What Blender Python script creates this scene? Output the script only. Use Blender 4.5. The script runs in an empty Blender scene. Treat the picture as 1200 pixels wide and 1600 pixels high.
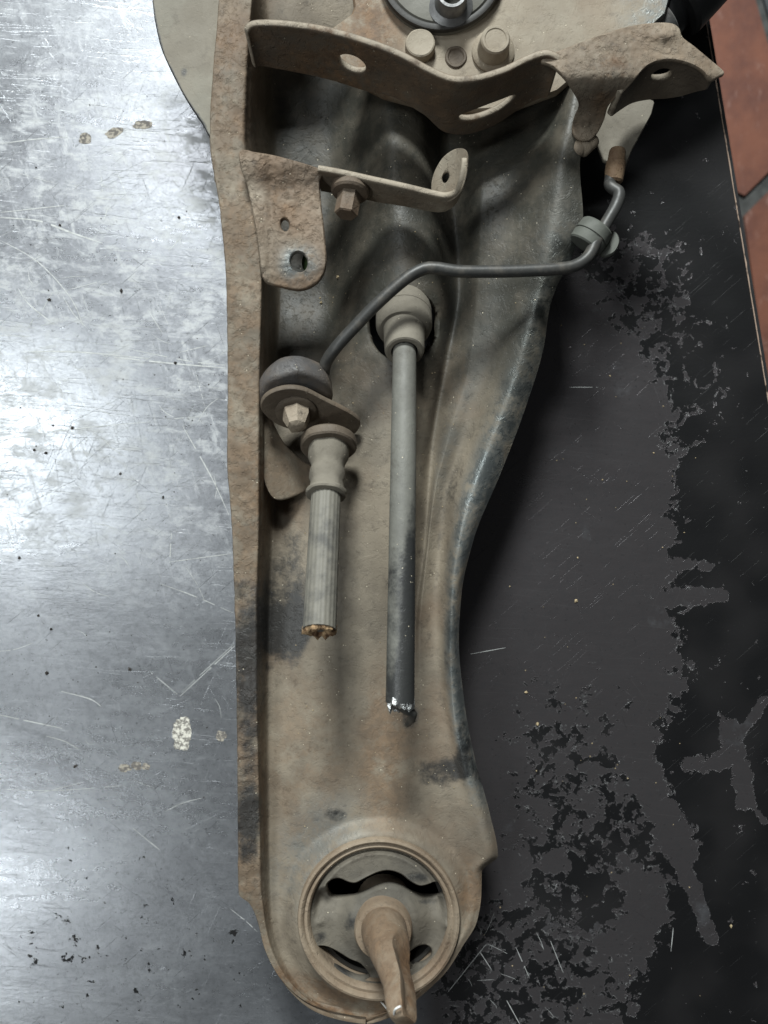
import bpy, math, random
import numpy as np
from mathutils import Vector, noise as mnoise

random.seed(7); rng = np.random.default_rng(7)
scene = bpy.context.scene
col = scene.collection

# ------------------------------------------------------------------ camera
H = 0.450                                   # camera height above the bench top (m)
VFOV = math.radians(62.0)
K = math.tan(VFOV/2)/800.0                  # metres per photo pixel per metre of distance
cam = bpy.data.cameras.new('camera'); camo = bpy.data.objects.new('camera', cam); col.objects.link(camo)
cam.sensor_fit = 'VERTICAL'; cam.sensor_height = 36.0; cam.lens = 18.0/math.tan(VFOV/2)
cam.clip_start = 0.01; cam.clip_end = 50
cam.dof.use_dof = True; cam.dof.focus_distance = H-0.045; cam.dof.aperture_fstop = 11.0
camo.location = (0, 0, H); camo.rotation_euler = (0, 0, 0)
scene.camera = camo

# ------------------------------------------------------------------ world, lamps, exposure
w = bpy.data.worlds.new('World'); scene.world = w; w.use_nodes = True
bg = w.node_tree.nodes['Background']; bg.inputs[0].default_value = (0.80, 0.86, 0.88, 1); bg.inputs[1].default_value = 0.04
def area(name, loc, sx, sy, power, colr, aim):
    l = bpy.data.lights.new(name, 'AREA'); l.shape = 'RECTANGLE'; l.size = sx; l.size_y = sy
    l.energy = power; l.color = colr
    o = bpy.data.objects.new(name, l); col.objects.link(o); o.location = loc
    d = Vector(aim)-Vector(loc); o.rotation_euler = d.to_track_quat('-Z', 'Y').to_euler()
    return o
area('workshop_light', (-0.25, 2.30, 1.95), 0.60, 0.60, 122, (0.95, 1.0, 0.99), (0, 0, 0))
area('workshop_light', (-0.52, 0.95, 1.85), 0.30, 0.26, 4.6, (0.93, 0.98, 1.0), (0, 0, 0))
area('workshop_light', (-1.06, 0.16, 1.85), 0.40, 0.50, 9.5, (0.93, 0.99, 1.0), (0, 0, 0))
area('workshop_light', (-1.16, -1.04, 1.85), 0.32, 0.30, 5.5, (0.93, 0.99, 1.0), (0, 0, 0))
scene.view_settings.view_transform = 'Standard'; scene.view_settings.look = 'None'
scene.view_settings.exposure = 0.22; scene.view_settings.gamma = 1.0

# ------------------------------------------------------------------ helpers
def P(px, py, z):                            # photo pixel + height (m) -> world point
    d = H-z
    return np.array([(px-600.0)*K*d, (800.0-py)*K*d, z])
def Pm(px, py, zmm): return P(px, py, zmm/1000.0)
def PV(px, py, z):
    px, py, z = np.asarray(px, float), np.asarray(py, float), np.asarray(z, float)
    d = H-z
    return np.stack([(px-600.0)*K*d, (800.0-py)*K*d, z], -1)

def pchip(x, y, xi):
    x = np.asarray(x, float); y = np.asarray(y, float); xi = np.asarray(xi, float)
    h = np.diff(x); d = np.diff(y)/h
    m = np.zeros_like(y)
    if len(x) == 2: m[:] = d[0]
    else:
        for i in range(1, len(x)-1):
            if d[i-1]*d[i] > 0:
                w1, w2 = 2*h[i]+h[i-1], h[i]+2*h[i-1]
                m[i] = (w1+w2)/(w1/d[i-1]+w2/d[i])
        m[0], m[-1] = d[0], d[-1]
    xi = np.clip(xi, x[0], x[-1])
    k = np.clip(np.searchsorted(x, xi)-1, 0, len(x)-2)
    t = (xi-x[k])/h[k]
    return ((1+2*t)*(1-t)**2*y[k] + t*(1-t)**2*h[k]*m[k] + t*t*(3-2*t)*y[k+1] + t*t*(t-1)*h[k]*m[k+1])

def smooth(a, b, x):
    t = np.clip((x-a)/(b-a), 0, 1); return t*t*(3-2*t)

def catmull(pts, n, closed=False):
    p = np.asarray(pts, float); N = len(p); out = []
    rngk = range(N) if closed else range(N-1)
    for i in rngk:
        if closed: a, b, c, d = p[i-1], p[i], p[(i+1) % N], p[(i+2) % N]
        else: a, b, c, d = p[max(i-1, 0)], p[i], p[i+1], p[min(i+2, N-1)]
        for t in np.linspace(0, 1, n, endpoint=False):
            out.append(0.5*((2*b)+(-a+c)*t+(2*a-5*b+4*c-d)*t*t+(-a+3*b-3*c+d)*t**3))
    if not closed: out.append(p[-1])
    return np.array(out)

def in_poly(q, poly):
    x, y = q[..., 0], q[..., 1]; ins = np.zeros(x.shape, bool)
    n = len(poly); j = n-1
    for i in range(n):
        xi, yi = poly[i][0], poly[i][1]; xj, yj = poly[j][0], poly[j][1]
        c = ((yi > y) != (yj > y)) & (x < (xj-xi)*(y-yi)/((yj-yi) if yj != yi else 1e-12)+xi)
        ins ^= c; j = i
    return ins

def near_poly(q, poly):
    a = np.asarray(poly, float); b = np.roll(a, -1, 0); ab = b-a
    L = (ab**2).sum(1)+1e-12
    t = np.clip((((q[:, None, :]-a[None])*ab[None]).sum(2))/L, 0, 1)
    c = a[None]+t[..., None]*ab[None]
    d = ((q[:, None, :]-c)**2).sum(2)
    k = d.argmin(1); r = np.arange(len(q))
    return c[r, k], np.sqrt(d[r, k])

def link(name, me, mat, parent=None, smoothsh=True):
    o = bpy.data.objects.new(name, me); col.objects.link(o)
    if mat: me.materials.append(mat)
    if smoothsh: me.polygons.foreach_set('use_smooth', [True]*len(me.polygons))
    if parent: o.parent = parent
    return o

def add_attr(me, name, vals):
    a = me.attributes.new(name, 'FLOAT', 'POINT'); a.data.foreach_set('value', np.asarray(vals, np.float32))

def solid(name, V, Q, th, mat, parent=None, down=None, attrs=None, rim_dust_light=0.0):
    """sheet of quads -> closed sheet with thickness th and a rounded rim"""
    V = np.asarray(V, float); Q = np.asarray(Q, int)
    used = np.unique(Q); remap = -np.ones(len(V), int); remap[used] = np.arange(len(used))
    V = V[used]; Q = remap[Q]
    n = np.cross(V[Q[:, 1]]-V[Q[:, 0]], V[Q[:, 3]]-V[Q[:, 0]])
    N = np.zeros_like(V)
    for k in range(4): np.add.at(N, Q[:, k], n)
    N /= (np.linalg.norm(N, axis=1, keepdims=True)+1e-15)
    if down is None: D = -N*th
    else:
        down = np.asarray(down, float); D = (np.tile(down, (len(V), 1)) if down.ndim == 1 else down[used])*th; N = -D/np.linalg.norm(D, axis=1, keepdims=True)
    E = {}
    for q in Q:
        for k in range(4):
            a, b = int(q[k]), int(q[(k+1) % 4])
            if (b, a) in E: del E[(b, a)]
            else: E[(a, b)] = 1
    nv = len(V)
    bv = sorted({a for e in E for a in e})
    T = np.zeros_like(V)
    for a, b in E:                                # outward direction of the rim
        t = V[b]-V[a]; o = np.cross(t, N[a]); T[a] += o; T[b] += o
    T /= (np.linalg.norm(T, axis=1, keepdims=True)+1e-15)
    bi = {v: i for i, v in enumerate(bv)}
    r1 = V[bv]+T[bv]*th*0.16+D[bv]*0.22; r2 = V[bv]+T[bv]*th*0.16+D[bv]*0.78
    allv = np.vstack([V, V+D, r1, r2]); m0 = 2*nv; m1 = 2*nv+len(bv)
    F = [tuple(q) for q in Q.tolist()]+[tuple(nv+i for i in reversed(q)) for q in Q.tolist()]
    for a, b in E:
        ia, ib = bi[a], bi[b]
        F.append((b, a, m0+ia, m0+ib)); F.append((m0+ib, m0+ia, m1+ia, m1+ib)); F.append((m1+ib, m1+ia, nv+a, nv+b))
    me = bpy.data.meshes.new(name); me.from_pydata(allv.tolist(), [], F); me.update()
    if rim_dust_light: add_attr(me, 'rim_dust_light', np.concatenate([np.zeros(2*nv), np.full(2*len(bv), rim_dust_light)]))
    if attrs:
        for k, v in attrs.items():
            v = np.asarray(v)[used]
            add_attr(me, k, np.concatenate([v, v*0.4, v[bv], v[bv]]))
    return sharpen(link(name, me, mat, parent), 50)

def sheet(name, outline, mapfn, th, mat, parent=None, holes=(), cell=2.5, flip=False, attrs=None, down=None, rim_dust_light=0.0):
    """flat domain (outline and holes as polygons) cut from a grid, boundary snapped, mapped into the world by mapfn"""
    ol = np.asarray(outline, float); x0, y0 = ol.min(0)-cell; x1, y1 = ol.max(0)+cell
    nx, ny = int((x1-x0)/cell)+2, int((y1-y0)/cell)+2
    X, Y = np.meshgrid(x0+np.arange(nx)*cell, y0+np.arange(ny)*cell)
    D = np.stack([X, Y], -1).reshape(-1, 2)
    C = np.stack([X[:-1, :-1]+cell/2, Y[:-1, :-1]+cell/2], -1)
    keep = in_poly(C, ol)
    for h in holes: keep &= ~in_poly(C, h)
    # drop cells hanging on by a corner only
    for _ in range(2):
        kp = np.pad(keep, 1); nb = kp[2:, 1:-1].astype(int)+kp[:-2, 1:-1]+kp[1:-1, 2:]+kp[1:-1, :-2]
        keep &= nb >= 2
    jj, ii = np.nonzero(keep)
    base = jj*nx+ii
    Q = np.stack([base, base+1, base+nx+1, base+nx], 1)
    cnt = np.zeros(len(D), int); np.add.at(cnt, Q.ravel(), 1)
    b = np.nonzero((cnt > 0) & (cnt < 4))[0]
    best, bd = near_poly(D[b], ol)
    for h in holes:
        c, d = near_poly(D[b], np.asarray(h, float)); s = d < bd; best[s] = c[s]; bd[s] = d[s]
    D[b] = best
    V = mapfn(D[:, 0], D[:, 1])
    if flip: Q = Q[:, ::-1]
    at = {k: f(D[:, 0], D[:, 1]) for k, f in attrs.items()} if attrs else None
    return solid(name, V, Q, th, mat, parent, attrs=at, down=(down(D[:, 0], D[:, 1]) if callable(down) else down), rim_dust_light=rim_dust_light)

def px_sheet(name, outline, zf, th, mat, parent=None, holes=(), cell=2.5, attrs=None, rough=0.0):
    """outline in photo pixels, zf(px,py) in mm"""
    def mp(x, y):
        z = zf(x, y)*np.ones_like(x)
        if rough:
            z = z+np.array([mnoise.noise(Vector((a*0.09, c*0.09, 3.1)))+0.6*mnoise.noise(Vector((a*0.22, c*0.22, 7.7))) for a, c in zip(x, y)])*rough
        return PV(x, y, z/1000.0)
    return sheet(name, outline, mp, th, mat, parent, holes, cell, flip=True, attrs=attrs, down=(0, 0, -1.0))

def ell(cx, cy, rx, ry, n=28, rot=0):
    a = np.linspace(0, 2*math.pi, n, endpoint=False)
    x, y = rx*np.cos(a), ry*np.sin(a); c, s = math.cos(rot), math.sin(rot)
    return np.stack([cx+x*c-y*s, cy+x*s+y*c], 1)

def frame(axis):
    a = np.asarray(axis, float); a = a/np.linalg.norm(a)
    u = np.cross(a, [0, 0, 1.0]) if abs(a[2]) < 0.95 else np.cross(a, [0, 1.0, 0])
    u /= np.linalg.norm(u); v = np.cross(a, u); return a, u, v

def rings_mesh(name, rings, mat, parent=None, cap0=True, cap1=True, smoothsh=True):
    n = len(rings[0]); V = np.concatenate(rings); F = []
    for i in range(len(rings)-1):
        for k in range(n):
            a, b = i*n+k, i*n+(k+1) % n
            F.append((a, b, b+n, a+n))
    if cap0: F.append(tuple(range(n-1, -1, -1)))
    if cap1: F.append(tuple(range((len(rings)-1)*n, len(rings)*n)))
    me = bpy.data.meshes.new(name); me.from_pydata(V.tolist(), [], F); me.update()
    return link(name, me, mat, parent, smoothsh)

def sharpen(o, deg=35):
    o.data.set_sharp_from_angle(angle=math.radians(deg)); return o

def lathe(name, org, axis, prof, mat, parent=None, seg=48, wob=0.0, deg=35, phase=0.0):
    """profile [(height, radius)] in mm round an axis"""
    a, u, v = frame(axis); org = np.asarray(org, float); rings = []
    ang = np.linspace(0, 2*math.pi, seg, endpoint=False)+phase
    for i, (h, r) in enumerate(prof):
        rr = np.full(seg, r)
        if wob: rr = rr*(1+wob*np.array([mnoise.noise(Vector((math.cos(t)*1.7, math.sin(t)*1.7, h*0.12))) for t in ang]))
        rings.append(org+a*(h/1000.0)+(rr[:, None]/1000.0)*(np.cos(ang)[:, None]*u+np.sin(ang)[:, None]*v))
    return sharpen(rings_mesh(name, rings, mat, parent, prof[0][1] > 0.05, prof[-1][1] > 0.05), deg)

def tube(name, pts, rad, mat, parent=None, seg=20, n=10, flute=0, fl=0.0, wob=0.0):
    """pts world, rad mm (number or list per control point)"""
    c = catmull(pts, n); m = len(c)
    r = np.full(m, rad) if np.isscalar(rad) else np.interp(np.linspace(0, 1, m), np.linspace(0, 1, len(rad)), rad)
    T = np.gradient(c, axis=0); T /= np.linalg.norm(T, axis=1, keepdims=True)
    _, u, _ = frame(T[0]); rings = []; ang = np.linspace(0, 2*math.pi, seg, endpoint=False)
    for i in range(m):
        u = u-T[i]*u.dot(T[i]); u /= np.linalg.norm(u); v = np.cross(T[i], u)
        rr = np.full(seg, r[i])
        if flute: rr = rr*(1+fl*np.cos(flute*ang))
        if wob: rr = rr*(1+wob*np.array([mnoise.noise(Vector((math.cos(t), math.sin(t), i*0.3))) for t in ang]))
        rings.append(c[i]+rr[:, None]/1000.0*(np.cos(ang)[:, None]*u+np.sin(ang)[:, None]*v))
    return sharpen(rings_mesh(name, rings, mat, parent), 50)

def boxmesh(name, corners_bottom, z0, z1, mat, parent=None):
    b = [tuple(c)+(z0,) for c in corners_bottom]; t = [tuple(c)+(z1,) for c in corners_bottom]; n = len(b)
    F = [tuple(range(n-1, -1, -1)), tuple(range(n, 2*n))]+[(i, (i+1) % n, n+(i+1) % n, n+i) for i in range(n)]
    me = bpy.data.meshes.new(name); me.from_pydata(b+t, [], F); me.update()
    return link(name, me, mat, parent, False)

def empty(name, loc=(0, 0, 0), parent=None):
    o = bpy.data.objects.new(name, None); o.empty_display_size = 0.02; col.objects.link(o); o.location = loc
    if parent: o.parent = parent
    return o
def tag(o, label, cat=None, kind=None, group=None):
    o['label'] = label
    if cat: o['category'] = cat
    if kind: o['kind'] = kind
    if group: o['group'] = group
    return o

# ------------------------------------------------------------------ materials
class NT:
    def __init__(s, name):
        s.m = bpy.data.materials.new(name); s.m.use_nodes = True; s.t = s.m.node_tree
        s.b = s.t.nodes['Principled BSDF']; s.co = s.t.nodes.new('ShaderNodeTexCoord').outputs['Object']
    def n(s, typ, **kw):
        nd = s.t.nodes.new(typ)
        for k, v in kw.items(): setattr(nd, k, v)
        return nd
    def put(s, sock, v):
        if hasattr(v, 'links') or isinstance(v, bpy.types.NodeSocket): s.t.links.new(v, sock)
        elif isinstance(v, (tuple, list)): sock.default_value = tuple(v)+((1,) if len(v) == 3 and len(sock.default_value) == 4 else ())
        else: sock.default_value = v
    def math(s, op, a, b=0.0, c=None, clamp=False):
        nd = s.n('ShaderNodeMath', operation=op); nd.use_clamp = clamp
        s.put(nd.inputs[0], a); s.put(nd.inputs[1], b)
        if c is not None: s.put(nd.inputs[2], c)
        return nd.outputs[0]
    def noise(s, scale, detail=4, rough=0.28, co=None, dist=0.0):
        nd = s.n('ShaderNodeTexNoise'); s.put(nd.inputs['Vector'], co or s.co)
        nd.inputs['Scale'].default_value = scale; nd.inputs['Detail'].default_value = detail
        nd.inputs['Roughness'].default_value = rough; nd.inputs['Distortion'].default_value = dist
        return nd.outputs[0]
    def vor(s, scale, co=None):
        nd = s.n('ShaderNodeTexVoronoi'); s.put(nd.inputs['Vector'], co or s.co); nd.inputs['Scale'].default_value = scale
        return nd.outputs['Distance'], nd.outputs['Color']
    def mapco(s, loc=(0, 0, 0), rot=(0, 0, 0), sc=(1, 1, 1)):
        nd = s.n('ShaderNodeMapping'); s.t.links.new(s.co, nd.inputs[0])
        nd.inputs['Location'].default_value = loc; nd.inputs['Rotation'].default_value = rot; nd.inputs['Scale'].default_value = sc
        return nd.outputs[0]
    def streak(s, loc, rot, sc):
        a = s.mapco(rot=(0, 0, rot)); nd = s.n('ShaderNodeMapping'); s.t.links.new(a, nd.inputs[0])
        nd.inputs['Location'].default_value = loc; nd.inputs['Scale'].default_value = sc
        return nd.outputs[0]
    def step(s, v, a, b):
        nd = s.n('ShaderNodeMapRange', interpolation_type='SMOOTHSTEP'); s.put(nd.inputs[0], v)
        nd.inputs[1].default_value = a; nd.inputs[2].default_value = b; nd.inputs[3].default_value = 0; nd.inputs[4].default_value = 1
        return nd.outputs[0]
    def mix(s, f, a, b):
        nd = s.n('ShaderNodeMix', data_type='RGBA'); s.put(nd.inputs[0], f); s.put(nd.inputs[6], a); s.put(nd.inputs[7], b)
        return nd.outputs[2]
    def lerp(s, f, a, b):
        nd = s.n('ShaderNodeMix', data_type='FLOAT'); s.put(nd.inputs[0], f); s.put(nd.inputs[2], a); s.put(nd.inputs[3], b)
        return nd.outputs[0]
    def attr(s, name):
        nd = s.n('ShaderNodeAttribute'); nd.attribute_name = name; return nd.outputs['Fac']
    def bump(s, h, strength, dist, prev=None):
        nd = s.n('ShaderNodeBump'); nd.inputs['Strength'].default_value = strength; nd.inputs['Distance'].default_value = dist
        s.put(nd.inputs['Height'], h)
        if prev is not None: s.t.links.new(prev, nd.inputs['Normal'])
        return nd.outputs[0]
    def out(s, col=None, rough=None, metal=None, normal=None, spec=None):
        if col is not None: s.put(s.b.inputs['Base Color'], col)
        if rough is not None: s.put(s.b.inputs['Roughness'], rough)
        if metal is not None: s.put(s.b.inputs['Metallic'], metal)
        if normal is not None: s.put(s.b.inputs['Normal'], normal)
        if spec is not None: s.b.inputs['Specular IOR Level'].default_value = spec
        return s.m

def arm_metal(name, A=(0.24, 0.203, 0.152), B=(0.152, 0.126, 0.094), rust=0.38, grime=0.5, crust=0.25, grains=True, rough=0.56):
    s = NT(name)
    c = s.mix(s.step(s.noise(34, 7, 0.66), 0.34, 0.64), A, B)
    c = s.mix(s.math('MULTIPLY', s.step(s.noise(12, 6, 0.66), 0.50, 0.66), rust), c, (0.150, 0.088, 0.050))
    ra = s.math('MULTIPLY', s.attr('rust'), s.step(s.noise(85, 7, 0.7), 0.36, 0.56))
    c = s.mix(ra, c, s.mix(s.step(s.noise(240, 5, 0.65), 0.4, 0.65), (0.112, 0.066, 0.036), (0.20, 0.118, 0.062)))
    gr = s.math('MULTIPLY', s.step(s.noise(120, 8, 0.75), 0.53, 0.68), grime)
    c = s.mix(gr, c, (0.050, 0.040, 0.031))
    gr2 = s.math('MULTIPLY', s.step(s.noise(9, 7, 0.7), 0.48, 0.72), grime*0.9)
    c = s.mix(gr2, c, (0.085, 0.076, 0.062))
    st = s.math('MULTIPLY', s.attr('steel'), s.step(s.noise(75, 8, 0.72), 0.34, 0.60))
    c = s.mix(st, c, (0.195, 0.215, 0.215))
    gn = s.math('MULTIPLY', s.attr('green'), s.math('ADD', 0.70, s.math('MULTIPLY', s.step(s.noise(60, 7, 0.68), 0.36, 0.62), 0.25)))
    c = s.mix(gn, c, (0.034, 0.034, 0.028))  # dark olive coat; shade of the upper recess is painted in too
    bv = s.math('ADD', s.attr('black'), s.math('MULTIPLY', s.math('SUBTRACT', s.noise(110, 7, 0.72), 0.5), 1.4))
    bm = s.math('MULTIPLY', s.step(bv, 0.30, 0.80), 0.9)
    c = s.mix(bm, c, (0.020, 0.021, 0.022))
    c = s.mix(s.math('MULTIPLY', s.attr('rim_dust_light'), s.step(s.noise(150, 5, 0.6), 0.30, 0.5)), c, (0.37, 0.32, 0.25))  # pale rims: dust tone that also paints in light on the edges
    if grains:
        d, vc = s.vor(520)
        g = s.math('MULTIPLY', s.math('LESS_THAN', d, 0.14), s.math('GREATER_THAN', s.noise(300, 2), 0.66))
        c = s.mix(g, c, (0.52, 0.46, 0.35))
    cr = s.math('ADD', crust, s.attr('crust'))
    pit = s.math('MULTIPLY', s.step(s.noise(300, 6, 0.7), 0.52, 0.68), -0.8)
    flake = s.step(s.noise(110, 6, 0.6, None, 0.6), 0.50, 0.56)
    h = s.math('ADD', s.math('ADD', pit, s.math('MULTIPLY', flake, 0.5)), s.math('MULTIPLY', s.noise(700, 4, 0.6), 0.4))
    nb = s.bump(s.math('MULTIPLY', h, cr), 0.55, 0.0010)
    nb = s.bump(s.noise(900, 3, 0.6), 0.18, 0.0004, nb)
    r = s.math('ADD', rough, s.math('MULTIPLY', s.noise(90, 6, 0.65), 0.3))
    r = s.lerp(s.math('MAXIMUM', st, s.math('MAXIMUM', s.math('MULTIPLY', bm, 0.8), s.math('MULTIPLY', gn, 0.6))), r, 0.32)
    return s.out(c, r, s.math('MULTIPLY', st, 0.75), nb, 0.45)

M = {}
M['arm'] = arm_metal('dusty_rusted_steel')
M['crusty'] = arm_metal('crusty_tan_steel', (0.30, 0.25, 0.19), (0.20, 0.158, 0.115), 0.6, 0.6, 0.6)
M['plate'] = arm_metal('dusty_plate_steel', (0.30, 0.26, 0.20), (0.235, 0.195, 0.145), 0.3, 0.3, 0.2)
M['brown'] = arm_metal('brown_bracket_steel', (0.135, 0.107, 0.078), (0.085, 0.065, 0.047), 0.5, 0.4, 0.35)
M['pale'] = arm_metal('pale_bracket_steel', (0.31, 0.27, 0.21), (0.22, 0.18, 0.132), 0.45, 0.45, 0.4)
M['shield'] = arm_metal('dusty_shield_steel', (0.225, 0.21, 0.17), (0.175, 0.162, 0.13), 0.15, 0.25, 0.12)
M['rubber'] = arm_metal('dusty_rubber', (0.140, 0.124, 0.098), (0.085, 0.077, 0.063), 0.05, 0.6, 0.3, True, 0.62)
M['boot'] = arm_metal('dusty_boot_rubber', (0.20, 0.18, 0.145), (0.15, 0.133, 0.105), 0.0, 0.3, 0.15, True, 0.68)
M['pin'] = arm_metal('tan_pin_steel', (0.27, 0.215, 0.155), (0.19, 0.14, 0.095), 0.6, 0.4, 0.4)
M['rustnut'] = arm_metal('rusty_nut_steel', (0.22, 0.15, 0.09), (0.13, 0.075, 0.04), 0.7, 0.8, 1.0)
M['bluecap'] = arm_metal('blued_cap_steel', (0.15, 0.118, 0.09), (0.075, 0.072, 0.072), 0.8, 0.6, 0.5, True, 0.34)

def simple(name, colr, rough, metal=0.0, var=0.25, sc=90, bump=0.15, col2=None, thr=(0.4, 0.65)):
    s = NT(name)
    c2 = col2 or tuple(x*(1-var) for x in colr)
    c = s.mix(s.step(s.noise(sc, 6, 0.65), *thr), colr, c2)
    nb = s.bump(s.noise(400, 5, 0.6), bump, 0.0008)
    return s.out(c, s.math('ADD', rough, s.math('MULTIPLY', s.noise(sc*2, 4), 0.15)), metal, nb, 0.4)
M['hose'] = simple('grey_hose_rubber', (0.165, 0.155, 0.13), 0.55, 0, 0.3, 70, 0.25, (0.085, 0.082, 0.074))
M['cable'] = arm_metal('cable_sheath', (0.165, 0.163, 0.143), (0.115, 0.113, 0.10), 0.1, 0.35, 0.12, True, 0.46)
M['pipe'] = simple('black_brake_pipe', (0.045, 0.045, 0.043), 0.38, 0.1, 0.3, 120, 0.1, (0.085, 0.078, 0.068), (0.45, 0.7))
M['grommet'] = simple('green_grey_rubber', (0.11, 0.115, 0.10), 0.6)
M['blackpaint'] = simple('black_paint_steel', (0.016, 0.016, 0.017), 0.4, 0, 0.4, 60)
M['steelgrey'] = arm_metal('worn_grey_steel', (0.20, 0.205, 0.20), (0.12, 0.125, 0.125), 0.2, 0.3, 0.1, False, 0.4)
M['hub'] = simple('grey_hub_seal', (0.15, 0.145, 0.125), 0.5, 0.2, 0.25, 40)
M['darkrim'] = simple('dark_seal_rim', (0.028, 0.026, 0.023), 0.5)
M['spindle'] = simple('grey_tube_steel', (0.20, 0.20, 0.20), 0.35, 0.6, 0.3)
M['torn'] = simple('torn_fibre', (0.50, 0.34, 0.19), 0.8, 0, 0.5, 300, 1.0, (0.12, 0.06, 0.03))
M['silver'] = simple('torn_foil', (0.62, 0.63, 0.62), 0.3, 0.8, 0.4, 300, 0.8)
M['thread'] = simple('white_thread', (0.78, 0.78, 0.76), 0.5, 0, 0.1)
M['grit'] = simple('dark_grit', (0.04, 0.033, 0.028), 0.8, 0, 0.5, 500)
M['sand'] = simple('tan_grit', (0.42, 0.33, 0.2), 0.8, 0, 0.6, 500)
M['scratch'] = simple('bare_scratch', (0.5, 0.51, 0.5), 0.5, 0.35, 0.25, 300)
M['splash'] = simple('white_paint_splash', (0.62, 0.60, 0.53), 0.7, 0, 0.6, 420, 0.6, (0.20, 0.19, 0.17), (0.44, 0.56))
M['tansplash'] = simple('tan_paint_residue', (0.34, 0.31, 0.26), 0.8, 0, 0.6, 420, 0.6, (0.13, 0.12, 0.11), (0.44, 0.56))
M['green'] = simple('green_paint_chip', (0.055, 0.095, 0.03), 0.7)

def bench_material():
    s = NT('worn_bench_steel')
    sc_a = s.attr('scuff'); pa = s.attr('paint'); sta = s.attr('stain_shade')
    steel = s.mix(s.step(s.noise(14, 6, 0.6), 0.35, 0.65), (0.315, 0.325, 0.345), (0.25, 0.258, 0.275))
    steel = s.mix(s.math('MULTIPLY', sta, s.step(s.noise(22, 6, 0.65), 0.15, 0.5), clamp=True), steel, (0.128, 0.118, 0.122))  # stain tone that also paints the unlit right half darker
    rough = s.math('ADD', 0.195, s.math('MULTIPLY', s.noise(7, 5, 0.6, s.mapco(sc=(0.5, 2.2, 1))), 0.20))
    # scuffs: pale rubbed patches
    sn = s.noise(60, 9, 0.74, s.mapco(rot=(0, 0, 0.15), sc=(0.9, 1.3, 1)))
    sn2 = s.noise(1.0, 8, 0.7, s.streak((3, 5, 0), 0.12, (45, 130, 1)))
    sn3 = s.noise(1.0, 8, 0.72, s.streak((7, 1, 0), 1.25, (40, 160, 1)))
    scm = s.math('MULTIPLY', s.math('MAXIMUM', s.step(sn, 0.50, 0.66), s.math('MULTIPLY', s.math('MAXIMUM', s.step(sn2, 0.51, 0.66), s.step(sn3, 0.54, 0.68)), 0.9)), sc_a)
    metal = 0.85
    c = s.mix(s.math('MULTIPLY', scm, 0.65), steel, (0.50, 0.51, 0.51))
    metal = s.lerp(scm, 0.78, 0.40); rough = s.lerp(scm, rough, 0.55)
    # fine hairline scratches in several directions, light and dark
    lit = None
    for i, (rz, f) in enumerate([(0.12, 0.67), (-0.45, 0.70), (0.95, 0.71), (-1.15, 0.70), (1.45, 0.71), (0.02, 0.68)]):
        nn = s.noise(1.0, 3, 0.6, s.streak((i*3.1, i*1.7, 0), rz, (16, 1500, 1)))
        k = s.step(nn, f-0.03, f+0.01)
        lit = k if lit is None else s.math('MAXIMUM', lit, k)
    lit = s.math('MULTIPLY', lit, s.math('ADD', 0.10, sc_a), clamp=True)
    c = s.mix(s.math('MULTIPLY', lit, 0.6), c, (0.45, 0.46, 0.46))
    drk = None
    for i, (rz, f) in enumerate([(-0.72, 0.705), (0.62, 0.72), (1.25, 0.725)]):
        nn = s.noise(1.0, 3, 0.6, s.streak((i*2.3+9, i*4.7, 0), rz, (26, 1900, 1)))
        k = s.step(nn, f-0.03, f+0.01); drk = k if drk is None else s.math('MAXIMUM', drk, k)
    c = s.mix(s.math('MULTIPLY', drk, 0.65), c, (0.03, 0.032, 0.035))
    # rubbed, mottled mill scale
    mo = s.noise(260, 8, 0.75); c = s.mix(s.math('MULTIPLY', s.step(mo, 0.46, 0.64), 0.24), c, (0.10, 0.103, 0.11))
    rough = s.math('ADD', rough, s.math('MULTIPLY', s.math('SUBTRACT', s.noise(150, 7, 0.72, s.mapco(sc=(0.5, 1.4, 1))), 0.5), 0.12))
    # pits
    pit = s.step(s.noise(380, 7, 0.72), 0.60, 0.67)
    c = s.mix(s.math('MULTIPLY', pit, 0.55), c, (0.045, 0.045, 0.048))
    # left-over black paint
    pn = s.math('ADD', s.math('MULTIPLY', s.math('SUBTRACT', s.noise(105, 9, 0.66, None, 0.35), 0.5), 2.5),
                s.math('MULTIPLY', s.math('SUBTRACT', s.noise(330, 6, 0.65), 0.5), 0.9))
    v = s.math('ADD', pa, pn)
    pm = s.step(v, 0.485, 0.515)
    rim = s.math('MULTIPLY', s.math('MULTIPLY', s.step(v, 0.40, 0.48), s.math('SUBTRACT', 1.0, s.step(v, 0.49, 0.53))), s.step(s.noise(260, 4, 0.6), 0.53, 0.62))
    pcol = s.mix(s.step(s.noise(30, 5), 0.4, 0.7), (0.006, 0.006, 0.0065), (0.012, 0.0115, 0.012))
    c = s.mix(pm, c, pcol)
    c = s.mix(s.math('MULTIPLY', rim, 0.5), c, (0.40, 0.40, 0.40))
    rough = s.lerp(pm, rough, s.math('ADD', 0.34, s.math('MULTIPLY', s.noise(40, 5), 0.18)))
    metal = s.lerp(pm, metal, 0.0)
    nb = s.bump(s.math('SUBTRACT', s.math('MULTIPLY', pm, 1.0), s.math('MULTIPLY', s.math('ADD', lit, drk), 0.3)), 0.5, 0.0005)
    nb = s.bump(s.noise(35, 5, 0.55, s.mapco(sc=(0.6, 1.5, 1))), 0.10, 0.002, nb)
    nb = s.bump(s.noise(700, 4, 0.6), 0.10, 0.0004, nb)
    return s.out(c, rough, metal, nb, 0.28)
M['bench'] = bench_material()
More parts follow.
